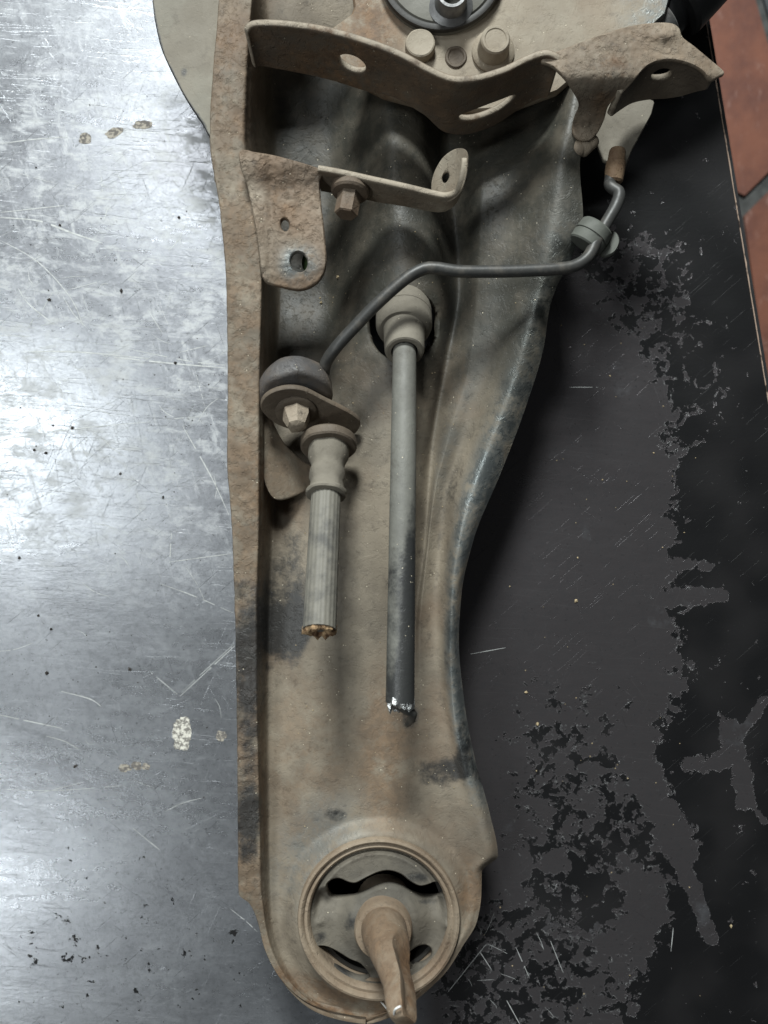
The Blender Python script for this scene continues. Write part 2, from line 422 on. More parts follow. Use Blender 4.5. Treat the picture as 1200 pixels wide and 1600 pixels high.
def edge_material():
    s = NT('chipped_edge')
    k = s.step(s.noise(130, 6, 0.65), 0.36, 0.48)
    return s.out(s.mix(k, (0.05, 0.035, 0.028), (0.42, 0.31, 0.24)), 0.6, 0.1, s.bump(s.noise(300, 4), 0.4, 0.0006))
M['edge'] = edge_material()
def tile_material(name, a, b):
    s = NT(name)
    c = s.mix(s.step(s.noise(14, 6, 0.65), 0.35, 0.68), a, b)
    c = s.mix(s.math('MULTIPLY', s.step(s.noise(45, 6, 0.7, s.mapco(sc=(1.6, 0.6, 1))), 0.55, 0.72), 0.5), c, (0.36, 0.22, 0.18))
    return s.out(c, 0.62, 0, s.bump(s.noise(60, 6, 0.65), 0.4, 0.002), 0.35)
M['tile'] = tile_material('red_clay_tile', (0.20, 0.078, 0.048), (0.125, 0.050, 0.036))
M['tile2'] = tile_material('grey_tile', (0.075, 0.085, 0.09), (0.05, 0.055, 0.06))
M['grout'] = simple('grey_grout', (0.085, 0.088, 0.085), 0.9, 0, 0.4, 60, 0.5)

# ------------------------------------------------------------------ the setting: floor
FZ = -0.80
floor = boxmesh('floor', [(-1.2, -1.6), (1.6, -1.6), (1.6, 1.6), (-1.2, 1.6)], FZ-0.03, FZ-0.005, M['grout'])
floor['kind'] = 'structure'
def fpoly(pts): return [tuple(P(x, y, FZ)[:2]) for x, y in pts]
tiles = [([(1060, -330), (1128, -330), (1152, -120), (1180, 0), (1203, 80), (1232, 172), (1234, 236), (1163, 306), (1152, 300), (1106, 20)], 'tile'),
         ([(1162, 338), (1238, 262), (1330, 330), (1345, 640), (1214, 660), (1190, 540)], 'tile'),
         ([(1140, -330), (1330, -330), (1330, 190), (1248, 166), (1216, 74), (1192, -6), (1164, -124)], 'tile2'),
         ([(1218, 676), (1345, 656), (1370, 980), (1255, 1000)], 'tile'),
         ([(1256, 1016), (1372, 996), (1390, 1330), (1275, 1340)], 'tile'),
         ([(1250, 182), (1330, 206), (1480, 200), (1480, 420), (1344, 400), (1338, 318), (1250, 250)], 'tile'),
         ([(960, -330), (1046, -330), (1094, 22), (1140, 302), (1060, 320), (980, 40)], 'tile'),
         ([(1064, 336), (1146, 318), (1176, 545), (1200, 665), (1110, 690)], 'tile')]
for pts, mt in tiles:
    o = boxmesh('tile', fpoly(pts), FZ-0.006, FZ+0.001, M[mt], floor)

# ------------------------------------------------------------------ workbench
bench = tag(empty('workbench', (0, 0, 0)), 'scratched steel workbench top with flaking black paint and chipped edge', 'workbench')
e0, e1 = P(1105, 50, 0), P(1195, 600, 0)
def edge_x(y): return e0[0]+(e1[0]-e0[0])*(y-e0[1])/(e1[1]-e0[1])
ys = np.linspace(-0.42, 0.42, 421); us = np.linspace(0, 1, 341)
X = np.array([[-0.40+(edge_x(y)+0.40)*u for u in us] for y in ys]); Y = np.repeat(ys[:, None], len(us), 1)
px = 600+X/(K*H); py = 800-Y/(K*H)
def blob(cx, cy, rx, ry, soft=0.6, rot=0.0):
    c, s_ = math.cos(rot), math.sin(rot); dx, dy = px-cx, py-cy
    d = np.sqrt(((dx*c+dy*s_)/rx)**2+((-dx*s_+dy*c)/ry)**2)
    return 1-smooth(1-soft, 1+soft, d)
def seg(x0, y0, x1, y1, wd, soft=0.5):
    vx, vy = x1-x0, y1-y0; L = vx*vx+vy*vy
    t = np.clip(((px-x0)*vx+(py-y0)*vy)/L, 0, 1)
    d = np.hypot(px-x0-t*vx, py-y0-t*vy)/wd
    return 1-smooth(1-soft, 1+soft, d)
bx = pchip([-500, 0, 200, 420, 560, 700, 900, 1050, 1150, 1300, 1430, 1600, 2100], [880, 860, 840, 900, 1000, 1035, 1030, 1040, 1000, 960, 985, 960, 950], py)
paint = -0.55+1.47*smooth(-70, 70, px-bx)
def toward(m, v):
    global paint
    paint = paint*(1-m)+v*m
toward(smooth(480, 380, px), -0.75)
toward(blob(900, 1080, 130, 70, 0.7), 0.12)
toward(blob(880, 1250, 150, 170, 0.5), 0.46)
toward(blob(800, 1520, 170, 190, 0.5), 0.53)
toward(blob(975, 1330, 70, 60, 0.6), 0.62)
toward(blob(995, 1420, 50, 65, 0.5), 0.02)
toward(blob(760, 1290, 50, 130, 0.7)*0.8, 0.0)
toward(seg(985, 1150, 1065, 1330, 24, 0.6)*0.9, -0.05)
toward(seg(1060, 1330, 1112, 1465, 11, 0.6)*0.95, -0.15)
toward(blob(925, 1400, 55, 55, 0.5), 0.72)
toward(seg(1140, 1140, 1165, 1250, 17)*0.9, 0.0); toward(seg(1155, 1150, 1195, 1095, 8)*0.9, 0.0); toward(seg(1080, 1195, 1140, 1185, 15)*0.8, 0.1); toward(seg(1165, 1245, 1195, 1285, 5)*0.9, 0.0)
toward(seg(1020, 875, 1105, 885, 9)*0.9, 0.15); toward(seg(1010, 935, 1125, 930, 13)*0.9, 0.1)
toward(blob(985, 430, 80, 90, 0.8)*0.85, 0.42); toward(blob(1050, 500, 70, 60, 0.8)*0.7, 0.5); toward(blob(1100, 620, 40, 60, 0.8)*0.6, 0.5)
toward(blob(200, 1500, 400, 190, 0.8)*smooth(700, 560, px), 0.20); toward(blob(140, 1365, 130, 70, 0.7)*0.8, 0.14)
paint = np.clip(paint, -1.6, 0.92)
scuff = 0.85*smooth(480, 300, px)*(0.25+0.75*smooth(60, 230, py))*smooth(1020, 700, py)
scuff += 0.9*blob(200, 215, 120, 30)+0.7*blob(180, 350, 200, 60, 0.8)+0.12*smooth(480, 300, px)
scuff = np.clip(scuff, 0, 1)
stain_shade = np.clip(1.3*smooth(600, 720, px), 0, 1.3)+0.3*blob(330, 240, 120, 60)  # whole right half darkened: stain plus missing glare painted into the steel
ny_, nx_ = X.shape
V = np.stack([X, Y, np.zeros_like(X)], -1).reshape(-1, 3)
idx = np.arange(ny_*nx_).reshape(ny_, nx_)
Q = np.stack([idx[:-1, :-1], idx[:-1, 1:], idx[1:, 1:], idx[1:, :-1]], -1).reshape(-1, 4)
me = bpy.data.meshes.new('steel_top')
nt = len(V); cor = [idx[0, 0], idx[0, -1], idx[-1, -1], idx[-1, 0]]
Vb = [(V[i][0], V[i][1], -0.004) for i in cor]
F = Q.tolist()
def side(loop, a, b): return list(loop)+[b, a]
F.append(side(reversed(idx[0, :]), nt, nt+1)); F.append(side(idx[-1, :], nt+2, nt+3))
F.append(side(idx[:, 0], nt+3, nt)); F.append(side(reversed(idx[:, -1]), nt+1, nt+2)); F.append([nt+3, nt+2, nt+1, nt])
me.from_pydata(V.tolist()+Vb, [], F); me.update()
for nm, a in (('paint', paint), ('scuff', scuff), ('stain_shade', stain_shade)): add_attr(me, nm, np.concatenate([a.ravel(), [0.5]*4]))
link('steel_top', me, M['bench'], bench, False)
# chipped bare edge and dark rail along the right side
ye = np.linspace(-0.42, 0.42, 240); rings = []
for y in ye:
    j = 0.00035*mnoise.noise(Vector((y*90, 0, 0)))+0.00025*mnoise.noise(Vector((y*300, 5, 0)))
    x = edge_x(y); wv = 0.0009+j
    rings.append(np.array([[x+0.0001, y, 0.0002], [x+wv, y, -0.0003], [x+wv, y, -0.0040], [x+0.0001, y, -0.0040]]))
rings_mesh('worn_edge', rings, M['edge'], bench, True, True, False)
boxmesh('edge_rail', [(edge_x(-0.42)-0.03, -0.42), (edge_x(-0.42)+0.0045, -0.42), (edge_x(0.42)+0.0042, 0.42), (edge_x(0.42)-0.03, 0.42)], -0.05, -0.0042, M['blackpaint'], bench)
for (x, y) in ((-0.38, -0.40), (-0.38, 0.36), (edge_x(-0.40)-0.06, -0.40), (edge_x(0.36)-0.06, 0.36)):
    boxmesh('leg', [(x, y), (x+0.04, y), (x+0.04, y+0.04), (x, y+0.04)], FZ-0.0045, -0.0045 if x < 0 else -0.0505, M['blackpaint'], bench)
# single scratches and splashes, each with its own shape on the plate
def ribbon_mesh(lines):
    VV, FF = [], []
    for pts, wd in lines:
        wd *= 0.62
        p = catmull(pts, 8); n = len(p)
        T = np.gradient(p, axis=0); T /= (np.linalg.norm(T, axis=1, keepdims=True)+1e-9); Nn = np.stack([-T[:, 1], T[:, 0]], 1)
        b0 = len(VV)
        for i in range(n):
            ww = wd*(0.35+0.65*math.sin(math.pi*min(1, max(0, (i+0.4)/(n-0.2)))))*(0.75+0.6*random.random())*0.5
            for sgn in (-1, 1):
                q = P(p[i][0]+Nn[i][0]*ww*sgn, p[i][1]+Nn[i][1]*ww*sgn, 0.00012); VV.append(tuple(q))
            if i and random.random() > 0.05: FF.append((b0+2*i-2, b0+2*i-1, b0+2*i+1, b0+2*i))
    me = bpy.data.meshes.new('scratches'); me.from_pydata(VV, [], FF); me.update(); return me
L = [([(0, 340), (60, 345), (110, 363), (160, 380)], 4), ([(0, 332), (100, 321)], 2), ([(28, 450), (45, 475), (86, 508)], 2.6),
     ([(0, 375), (60, 410), (110, 465), (130, 510)], 2.2), ([(33, 550), (120, 550), (230, 560)], 3), ([(160, 556), (260, 567), (352, 575)], 3),
     ([(200, 545), (300, 565), (352, 570)], 1.6), ([(0, 688), (100, 672), (235, 659)], 2.2), ([(262, 655), (312, 651)], 1.8),
     ([(285, 665), (330, 745), (358, 805)], 2.4), ([(268, 833), (265, 880)], 2.4), ([(265, 878), (362, 865)], 1.8), ([(250, 912), (300, 930), (365, 958)], 1.8),
     ([(235, 1050), (281, 1088)], 1.8), ([(281, 1088), (330, 1043), (367, 1009)], 2.2), ([(283, 1082), (331, 1038), (367, 1005)], 1.4),
     ([(95, 1080), (140, 1092), (158, 1104)], 2.4), ([(0, 1117), (50, 1128), (97, 1138)], 3), ([(72, 1150), (100, 1158), (122, 1170)], 2.2),
     ([(0, 1233), (90, 1235), (195, 1227)], 1.6), ([(60, 1240), (130, 1222)], 1.4), ([(208, 1294), (232, 1314), (250, 1328)], 2), ([(258, 1268), (285, 1255), (315, 1247)], 1.8),
     ([(360, 1420), (385, 1440), (402, 1456)], 1.8), ([(0, 225), (50, 218), (105, 214)], 2), ([(158, 275), (160, 300)], 2.2), ([(170, 320), (162, 345)], 1.8),
     ([(735, 1022), (790, 1012)], 1.6), ([(890, 605), (935, 605)], 1.8), ([(1048, 1490), (1052, 1450)], 1.6),
     ([(745, 1480), (768, 1515)], 1.8), ([(806, 1480), (826, 1525)], 1.8), ([(860, 1470), (880, 1520)], 1.6), ([(700, 1550), (760, 1475)], 1.6), ([(790, 1560), (812, 1600)], 2)]
for i in range(46):
    cx, cy = random.uniform(5, 345), random.triangular(180, 1300, 560); a = random.gauss(0.1, 0.75); l = random.uniform(6, 34)
    dx, dy = math.cos(a)*l, math.sin(a)*l; k = random.uniform(-4, 4)
    L.append(([(cx-dx, cy-dy), (cx-k*math.sin(a), cy+k), (cx+dx, cy+dy)], random.uniform(0.8, 1.7)))
for i in range(14):
    cx, cy = random.uniform(690, 860), random.uniform(1440, 1610); a = random.choice([1.0, -1.0, 0.3])+random.gauss(0, 0.2); l = random.uniform(5, 20)
    dx, dy = math.cos(a)*l, math.sin(a)*l; L.append(([(cx-dx, cy-dy), (cx+1, cy), (cx+dx, cy+dy)], random.uniform(0.5, 1.1)))
sc = link('scratches', ribbon_mesh(L), M['scratch'], bench, False); sc['kind'] = 'stuff'
def splat(cx, cy, rx, ry, rot, mat, seed, h=0.12):
    a = np.linspace(0, 2*math.pi, 40, endpoint=False)
    r = np.array([1+0.35*mnoise.noise(Vector((math.cos(t)*1.6, math.sin(t)*1.6, seed)))+0.22*mnoise.noise(Vector((math.cos(t)*5, math.sin(t)*5, seed))) for t in a])
    e = ell(cx, cy, rx, ry, 40, rot); c = np.array([cx, cy]); e = c+(e-c)*r[:, None]
    px_sheet('paint_splash', e, lambda x, y: h, 0.0001, mat, bench, cell=2.0)
splat(285, 1146, 15, 27, 0.1, M['splash'], 1.0); splat(195, 1200, 10, 6, 0, M['tansplash'], 2.0); splat(213, 1197, 9, 6, 0.3, M['tansplash'], 3.0)
splat(345, 1150, 8, 9, 0, M['tansplash'], 4.0); splat(178, 207, 15, 7, -0.4, M['tansplash'], 5.0); splat(223, 195, 18, 6, -0.1, M['tansplash'], 6.0); splat(133, 217, 9, 10, 0, M['tansplash'], 7.0)
splat(228, 1198, 7, 5, 0.3, M['tansplash'], 8.0)

# ------------------------------------------------------------------ trailing arm
arm = tag(empty('trailing_arm', (0, 0, 0)), 'rusty pressed steel trailing arm with brackets, cut hoses and rubber bush on the workbench', 'car part')

# feature lines of the pressing: (py, px, z in mm)
LO = [(-60, 345, 62), (0, 343, 62), (100, 335, 64), (210, 329, 64), (330, 345, 63), (450, 355, 62), (600, 357, 60), (720, 356, 60), (800, 362, 58), (950, 368, 56), (1100, 371, 54), (1300, 373, 50), (1398, 374, 47),
      (1412, 390, 46), (1440, 403, 44), (1480, 413, 43), (1520, 432, 42), (1550, 458, 41), (1570, 488, 41), (1582, 525, 41), (1589, 566, 41)]
LI = [(-60, 396, 62), (0, 392, 62), (100, 383, 63), (210, 378, 63), (330, 396, 63), (450, 406, 62), (600, 402, 60), (720, 401, 60), (800, 402, 58), (950, 399, 56), (1100, 400, 54), (1300, 404, 50), (1398, 406, 47),
      (1412, 409, 46.5), (1440, 413, 44.3), (1480, 422, 43.3), (1520, 441, 42.2), (1550, 466, 41.2), (1570, 494, 41.2), (1582, 529, 41.2), (1589, 567, 41)]
LR = [(-60, 402, 55), (100, 392, 55), (210, 390, 55), (330, 405, 55), (450, 413, 55), (600, 410, 54), (720, 410, 54), (800, 409, 52), (950, 406, 51), (1100, 406, 49.5), (1300, 410, 46), (1398, 412, 44),
      (1412, 414, 43), (1440, 418, 41), (1480, 428, 40), (1520, 447, 39.5), (1550, 471, 39), (1570, 498, 39.5), (1582, 531, 40), (1589, 568, 41)]
F1 = [(-60, 420, 44), (50, 420, 42), (110, 425, 18), (200, 430, 8), (300, 434, 6), (450, 438, 9), (600, 432, 20), (800, 428, 30), (1000, 421, 35), (1200, 421, 37.5), (1398, 424, 37), (1440, 428, 37), (1480, 438, 37), (1520, 456, 37), (1550, 480, 37), (1570, 505, 38), (1582, 534, 39), (1589, 569, 41)]
F2 = [(-60, 470, 43), (50, 470, 40), (110, 485, 16), (200, 505, 7), (300, 510, 6), (450, 510, 10), (600, 500, 26), (800, 470, 35), (1000, 465, 39), (1200, 465, 40), (1398, 455, 38), (1440, 455, 37.5), (1480, 462, 37), (1520, 478, 37), (1550, 496, 37), (1570, 515, 38), (1582, 540, 39), (1589, 570, 41)]
F3 = [(-60, 540, 42), (50, 535, 38), (110, 552, 20), (200, 552, 18), (300, 554, 24), (380, 556, 30), (450, 556, 33), (600, 558, 38), (800, 545, 41), (1000, 520, 42), (1200, 520, 42), (1398, 510, 39), (1480, 510, 37.5), (1520, 515, 37), (1550, 525, 37), (1570, 535, 38), (1582, 549, 39), (1589, 571, 41)]
C0 = [(-60, 610, 42), (50, 605, 40), (110, 606, 41), (200, 608, 44), (300, 616, 48), (380, 624, 50), (450, 628, 50), (520, 630, 48), (600, 628, 45), (800, 600, 44), (1000, 580, 43), (1200, 575, 42), (1398, 580, 40), (1520, 570, 37), (1570, 560, 38), (1582, 560, 39), (1589, 572, 41)]
C1 = [(-60, 665, 42), (50, 660, 38), (110, 656, 37), (200, 658, 38), (300, 668, 42), (380, 680, 44), (450, 686, 44), (520, 686, 41), (600, 676, 38), (800, 645, 40), (1000, 625, 41.5), (1200, 620, 42), (1398, 640, 40), (1520, 620, 37), (1570, 585, 38), (1582, 572, 39), (1589, 573, 41)]
G0 = [(-60, 720, 42), (50, 710, 32), (110, 705, 14), (200, 696, 13), (300, 704, 18), (380, 712, 22), (450, 716, 25), (560, 700, 30), (700, 676, 32), (850, 663, 35), (1000, 646, 38), (1100, 645, 41), (1200, 660, 42), (1300, 680, 41), (1398, 680, 40), (1520, 650, 37), (1570, 600, 38), (1582, 582, 39), (1589, 574, 41)]
M0 = [(-60, 780, 44), (50, 780, 36), (110, 780, 26), (200, 772, 30), (260, 758, 35), (330, 752, 39), (420, 748, 40), (560, 735, 42), (680, 703, 41.5), (760, 682, 41), (850, 670, 40), (1000, 657, 41), (1100, 660, 42), (1200, 685, 42), (1300, 705, 41), (1398, 705, 40), (1480, 690, 38), (1520, 668, 37), (1570, 615, 38), (1582, 590, 39), (1589, 575, 41)]
T0 = [(-60, 850, 46), (50, 860, 40), (110, 870, 34), (200, 838, 35), (260, 812, 38), (330, 800, 41), (400, 795, 46), (560, 770, 45), (640, 742, 41), (700, 722, 38), (760, 702, 36), (850, 690, 35), (950, 683, 37), (1050, 686, 40), (1150, 700, 42), (1250, 722, 42), (1330, 738, 41), (1362, 728, 40), (1398, 727, 39), (1440, 720, 38), (1480, 703, 38), (1520, 678, 37.5), (1550, 648, 37.5), (1570, 624, 38), (1582, 596, 39), (1589, 576, 41)]
R0 = [(-60, 905, 47), (60, 905, 48), (150, 890, 57), (260, 868, 59), (340, 858, 59), (420, 846, 58), (500, 826, 57), (600, 796, 56), (700, 757, 54), (800, 722, 52), (900, 705, 50), (1000, 701, 49), (1100, 706, 48), (1200, 726, 46.5), (1300, 752, 44.5), (1335, 760, 43.5), (1362, 741, 42), (1398, 741, 41), (1440, 734, 41), (1480, 713, 41), (1520, 687, 41), (1550, 655, 41), (1570, 630, 41), (1582, 600, 41), (1589, 577, 41)]
E0 = [(-60, 930, 47), (60, 930, 48), (150, 925, 56), (260, 906, 57), (340, 911, 57), (400, 894, 55), (450, 869, 53), (480, 859, 52), (540, 850, 51), (640, 820, 49), (740, 782, 47), (840, 741, 45), (930, 721, 43), (1000, 717, 42), (1100, 726, 41), (1180, 741, 40), (1270, 765, 39), (1337, 778, 38.5), (1362, 753, 39), (1398, 752, 40), (1440, 745, 41), (1480, 722, 41.3), (1520, 696, 41.3), (1550, 664, 41.3), (1570, 636, 41.2), (1582, 604, 41.2), (1589, 578, 41)]
R1 = [(y, np.interp(y, [k[0] for k in R0], [k[1] for k in R0])*0.45+np.interp(y, [k[0] for k in E0], [k[1] for k in E0])*0.55,
       np.interp(y, [k[0] for k in R0], [k[2] for k in R0])*0.8+np.interp(y, [k[0] for k in E0], [k[2] for k in E0])*0.2) for y in sorted({k[0] for k in R0} | {k[0] for k in E0})]
feats = [LO, LI, LR, F1, F2, F3, C0, C1, G0, M0, T0, R0, R1, E0]
rows = np.concatenate([np.arange(-60, 1390, 3.0), np.arange(1390, 1420, 1.5), np.arange(1420, 1560, 3.0), np.arange(1560, 1589, 1.0), [1589]])
fx = np.stack([pchip([k[0] for k in f], [k[1] for k in f], rows) for f in feats], 1)
fz = np.stack([pchip([k[0] for k in f], [k[2] for k in f], rows) for f in feats], 1)
fx[-1, :] = 572.0; nf = len(feats); t = np.concatenate([np.linspace(0, 1, 16, endpoint=False), np.linspace(1, 2, 8, endpoint=False), np.linspace(2, 3, 12, endpoint=False), np.linspace(3, nf-1, 190)])
SX = np.stack([pchip(np.arange(nf), fx[i], t) for i in range(len(rows))]); SZ = np.stack([pchip(np.arange(nf), fz[i], t) for i in range(len(rows))])
SY = np.repeat(rows[:, None], len(t), 1)
for _ in range(30):
    SZ[:, 38:-2] = 0.25*SZ[:, 37:-3]+0.5*SZ[:, 38:-2]+0.25*SZ[:, 39:-1]
for _ in range(60):
    for A_ in (SX, SZ): A_[:, 150:-2] = 0.25*A_[:, 149:-3]+0.5*A_[:, 150:-2]+0.25*A_[:, 151:-1]
BC = (592.0, 1432.0); BR = 127.0
rb = np.hypot(SX-BC[0], SY-BC[1])
SZ += 6.5*smooth(158, 124, rb)*smooth(1100, 1250, SY)
# seat pressed in round the boot hole
HB = (630.0, 507.0, 57.0, 59.0)
nse = np.array([[mnoise.noise(Vector((x*0.05, y*0.05, 0.3)))+0.6*mnoise.noise(Vector((x*0.13, y*0.13, 4.2))) for x, y in zip(a, b)] for a, b in zip(SX[:, :40], SY[:, :40])])
cr = np.zeros_like(SX); cr[:, :36] = 1; cr[:, 28:40] *= np.linspace(1, 0, 12)
SZ[:, :40] += nse*cr[:, :40]*0.45*smooth(1420, 1380, SY[:, :40])
big = np.array([[mnoise.noise(Vector((x*0.012, y*0.012, 8.3))) for x, y in zip(a[::4], b[::4])] for a, b in zip(SX, SY)])
SZ += np.repeat(big, 4, 1)[:, :SX.shape[1]]*0.0+np.stack([np.interp(np.arange(SX.shape[1]), np.arange(0, SX.shape[1], 4), r) for r in big])*0.35
nr, nc = SX.shape; idx = np.arange(nr*nc).reshape(nr, nc)
cx_ = 0.25*(SX[:-1, :-1]+SX[1:, :-1]+SX[:-1, 1:]+SX[1:, 1:]); cy_ = 0.25*(SY[:-1, :-1]+SY[1:, :-1]+SY[:-1, 1:]+SY[1:, 1:])
keep = (np.hypot(cx_-BC[0], cy_-BC[1]) > BR-8) & ((((cx_-HB[0])/HB[2])**2+((cy_-HB[1])/HB[3])**2) > 1)
for _ in range(3):
    kp = np.pad(keep, 1, constant_values=True); keep &= (kp[2:, 1:-1].astype(int)+kp[:-2, 1:-1]+kp[1:-1, 2:]+kp[1:-1, :-2]) >= 3
Q = np.stack([idx[:-1, :-1], idx[1:, :-1], idx[1:, 1:], idx[:-1, 1:]], -1)[keep]
cnt = np.zeros(nr*nc, int); np.add.at(cnt, Q.ravel(), 1)
fxx, fyy, fzz = SX.ravel().copy(), SY.ravel().copy(), SZ.ravel().copy()
ii = np.nonzero((cnt > 0) & (cnt < 4))[0]
for v in ii:
    dx, dy = (fxx[v]-HB[0])/HB[2], (fyy[v]-HB[1])/HB[3]; d = math.hypot(dx, dy)
    if d < 1.3: fxx[v], fyy[v] = HB[0]+dx/d*HB[2], HB[1]+dy/d*HB[3]
    dx, dy = fxx[v]-BC[0], fyy[v]-BC[1]; d = math.hypot(dx, dy)
    if d < BR+2: fxx[v], fyy[v] = BC[0]+dx/d*(BR-8), BC[1]+dy/d*(BR-8)
SVw = PV(fxx, fyy, fzz/1000.0)
def B(cx, cy, rx, ry, rot=0, soft=0.6):
    c, s_ = math.cos(rot), math.sin(rot); dx, dy = fxx-cx, fyy-cy
    d = np.sqrt(((dx*c+dy*s_)/rx)**2+((-dx*s_+dy*c)/ry)**2); return 1-smooth(1-soft, 1+soft, d)
tt = np.tile(t, nr); RX = np.interp(fyy, rows, fx[:, 11]); TX = np.interp(fyy, rows, fx[:, 10])
steel = smooth(10.3, 11.2, tt)*smooth(230, 420, fyy)*smooth(1330, 1180, fyy)*0.95+0.35*smooth(8.2, 9, tt)*smooth(10, 9.3, tt)*smooth(400, 560, fyy)*smooth(900, 700, fyy)+0.5*B(500, 1330, 60, 90, 0.6)
green = np.clip(smooth(2.6, 3.2, tt)*smooth(820, 480, fyy)*smooth(40, 90, fyy)*1.0+0.35*B(540, 980, 60, 160), 0, 1)  # coat mask over the upper recess, deepened to paint in its shade
black = 0.8*B(388, 1000, 30, 100, 0, 0.95)+0.55*B(390, 1190, 26, 130, 0, 0.95)+0.62*B(455, 930, 42, 110)+0.5*B(450, 990, 30, 40)+0.75*B(690, 1205, 45, 24)+0.6*B(725, 1160, 14, 50)+0.62*B(525, 1274, 22, 12)+0.75*B(640, 1120, 16, 20)+0.45*B(700, 790, 10, 110, 0.25)+0.5*B(700, 1010, 8, 60)+0.5*B(388, 1300, 20, 60)+0.45*B(750, 1210, 12, 60)
rust = 0.5*smooth(3, 2, tt)*smooth(0, 60, fyy)+0.6*B(600, 1180, 40, 130)+0.5*B(440, 770, 40, 60)+0.7*B(735, 1400, 22, 60)+0.35*B(480, 1200, 60, 150)+0.9*smooth(1500, 1540, fyy)*0.7
crust = 0.42*smooth(3, 2.2, tt)*smooth(1440, 1350, fyy)
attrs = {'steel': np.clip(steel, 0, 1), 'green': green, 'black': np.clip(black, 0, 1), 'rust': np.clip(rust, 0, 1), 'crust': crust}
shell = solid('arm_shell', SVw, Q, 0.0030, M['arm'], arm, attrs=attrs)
# side skirts of the pressing: left wall down to the bench, lip round the bush end, right flange
def skirt(name, pyA, pyB, side, drop, mat):
    sel = [i for i in range(nr) if pyA <= rows[i] <= pyB][::2]
    top = np.array([P(SX[i, side], SY[i, side], SZ[i, side]/1000.0) for i in sel])
    sgn = -1 if side == 0 else 1; rings = []
    for k, p in enumerate(top):
        bz = max(drop(SY[sel[k], side]), 0.0004)
        q = np.array([p[0]-sgn*0.0006, p[1], p[2]-0.0022]); r = np.array([q[0]-sgn*0.0012, q[1], bz])
        ins = np.array([-sgn*0.0028, 0, 0]); rings.append(np.array([q, r, r+ins, q+ins]))
    rings_mesh(name, rings, mat, arm)
skirt('side_wall', -60, 1396, 0, lambda y: 0.0004, M['arm'])
skirt('side_flange', 250, 1335, -1, lambda y: 0.024, M['arm'])

def shell_z(x, y):
    i = int(np.argmin(np.abs(rows-y))); r = SX[i]; return float(np.interp(x, r, SZ[i]))

# ---- plates at the wheel end
bp = catmull([(200, -60), (234, -20), (243, 30), (252, 70), (266, 104), (290, 150), (316, 190), (334, 216), (380, 225), (380, -60)], 6, True)
px_sheet('backing_plate', bp, lambda x, y: 47-0.02*(300-x), 0.0035, M['shield'], arm, cell=3,
         attrs={'black': lambda x, y: np.clip(0.7*np.exp(-((x-288)/7)**2-((y-112)/9)**2)+0.75*smooth(5, 0, near_poly(np.stack([x, y], -1), bp)[1]), 0, 1)})
kn = [(548, -60), (556, 10), (552, 22), (519, 46), (535, 112), (600, 145), (700, 172), (800, 166), (870, 140), (930, 90), (1000, 55), (1038, 20), (1060, -60)]
px_sheet('knuckle_plate', kn, lambda x, y: 56+0*x, 0.006, M['plate'], arm, cell=3,
         attrs={'steel': lambda x, y: smooth(940, 1020, x)*0.9, 'rust': lambda x, y: 0.5*np.exp(-((x-600)/60)**2)+0.5*smooth(660, 560, x)})
hub = lathe('wheel_hub', Pm(688, -41, 56), (0, 0, 1), [(-2, 28.6), (3.0, 28.6), (4.2, 28.0), (4.4, 26.2), (3.6, 25.6), (4.6, 24.8), (5.4, 20), (6.0, 10), (6.0, 2), (6, 0.02)], M['hub'], arm, 72)
lathe('seal_rim', Pm(688, -41, 56), (0, 0, 1), [(-1.5, 27.9), (4.0, 29.0), (5.0, 28.6), (5.3, 27.2), (4.9, 26.0), (3.0, 25.6)], M['darkrim'], hub, 72)
lathe('spindle_tube', Pm(703, 14, 58), (0, 0, 1), [(-2, 10.5), (3.2, 10.2), (4.8, 7.4), (12, 6.7), (12.4, 6.4), (12.4, 5.1), (11.8, 4.8), (-1, 4.8), (-1, 0.02)], M['spindle'], hub, 40)
b1 = lathe('bolt', Pm(656, 76, 56), (0, 0.05, 1), [(-1, 6.9), (3.6, 6.9), (4.5, 6.6), (4.9, 6.0), (4.7, 5.2), (4.7, 0.02)], M['plate'], arm, 40, 0.02)
b2 = lathe('bolt', Pm(770, 82, 56), (0, 0, 1), [(-1, 10.0), (1.4, 9.8), (2.6, 8.6), (3.2, 7.4), (4.0, 6.6)], M['plate'], arm, 40, 0.02)
lathe('bolt_head', Pm(770, 80, 58), (0, 0, 1), [(0, 7.4), (9.5, 6.6), (10.3, 6.0), (10.3, 5.0), (9.9, 4.6), (9.9, 0.02)], M['plate'], b2, 24, deg=25)
lathe('bolt_hole', Pm(712, 90, 56), (0, 0, 1), [(0.2, 5.2), (0.9, 4.6), (0.9, 3.9), (0.3, 3.3), (0.3, 0.02)], M['brown'], arm, 28, 0.06)

# ---- damper tube at the upper right
a0, a1 = Pm(985, 62, 34), Pm(1120, -95, 44); ax = a1-a0
dt = lathe('damper_tube', a0, ax, [(-10, 12), (-8, 16.5), (22, 16.5), (22.2, 21), (24, 22.4), (90, 24)], M['blackpaint'], arm, 48)
lathe('damper_collar', a0, ax, [(-2, 16.6), (-1, 18), (9, 18.4), (14, 18.4), (15, 17.2), (15, 16.6)], M['steelgrey'], dt, 48, 0.02)

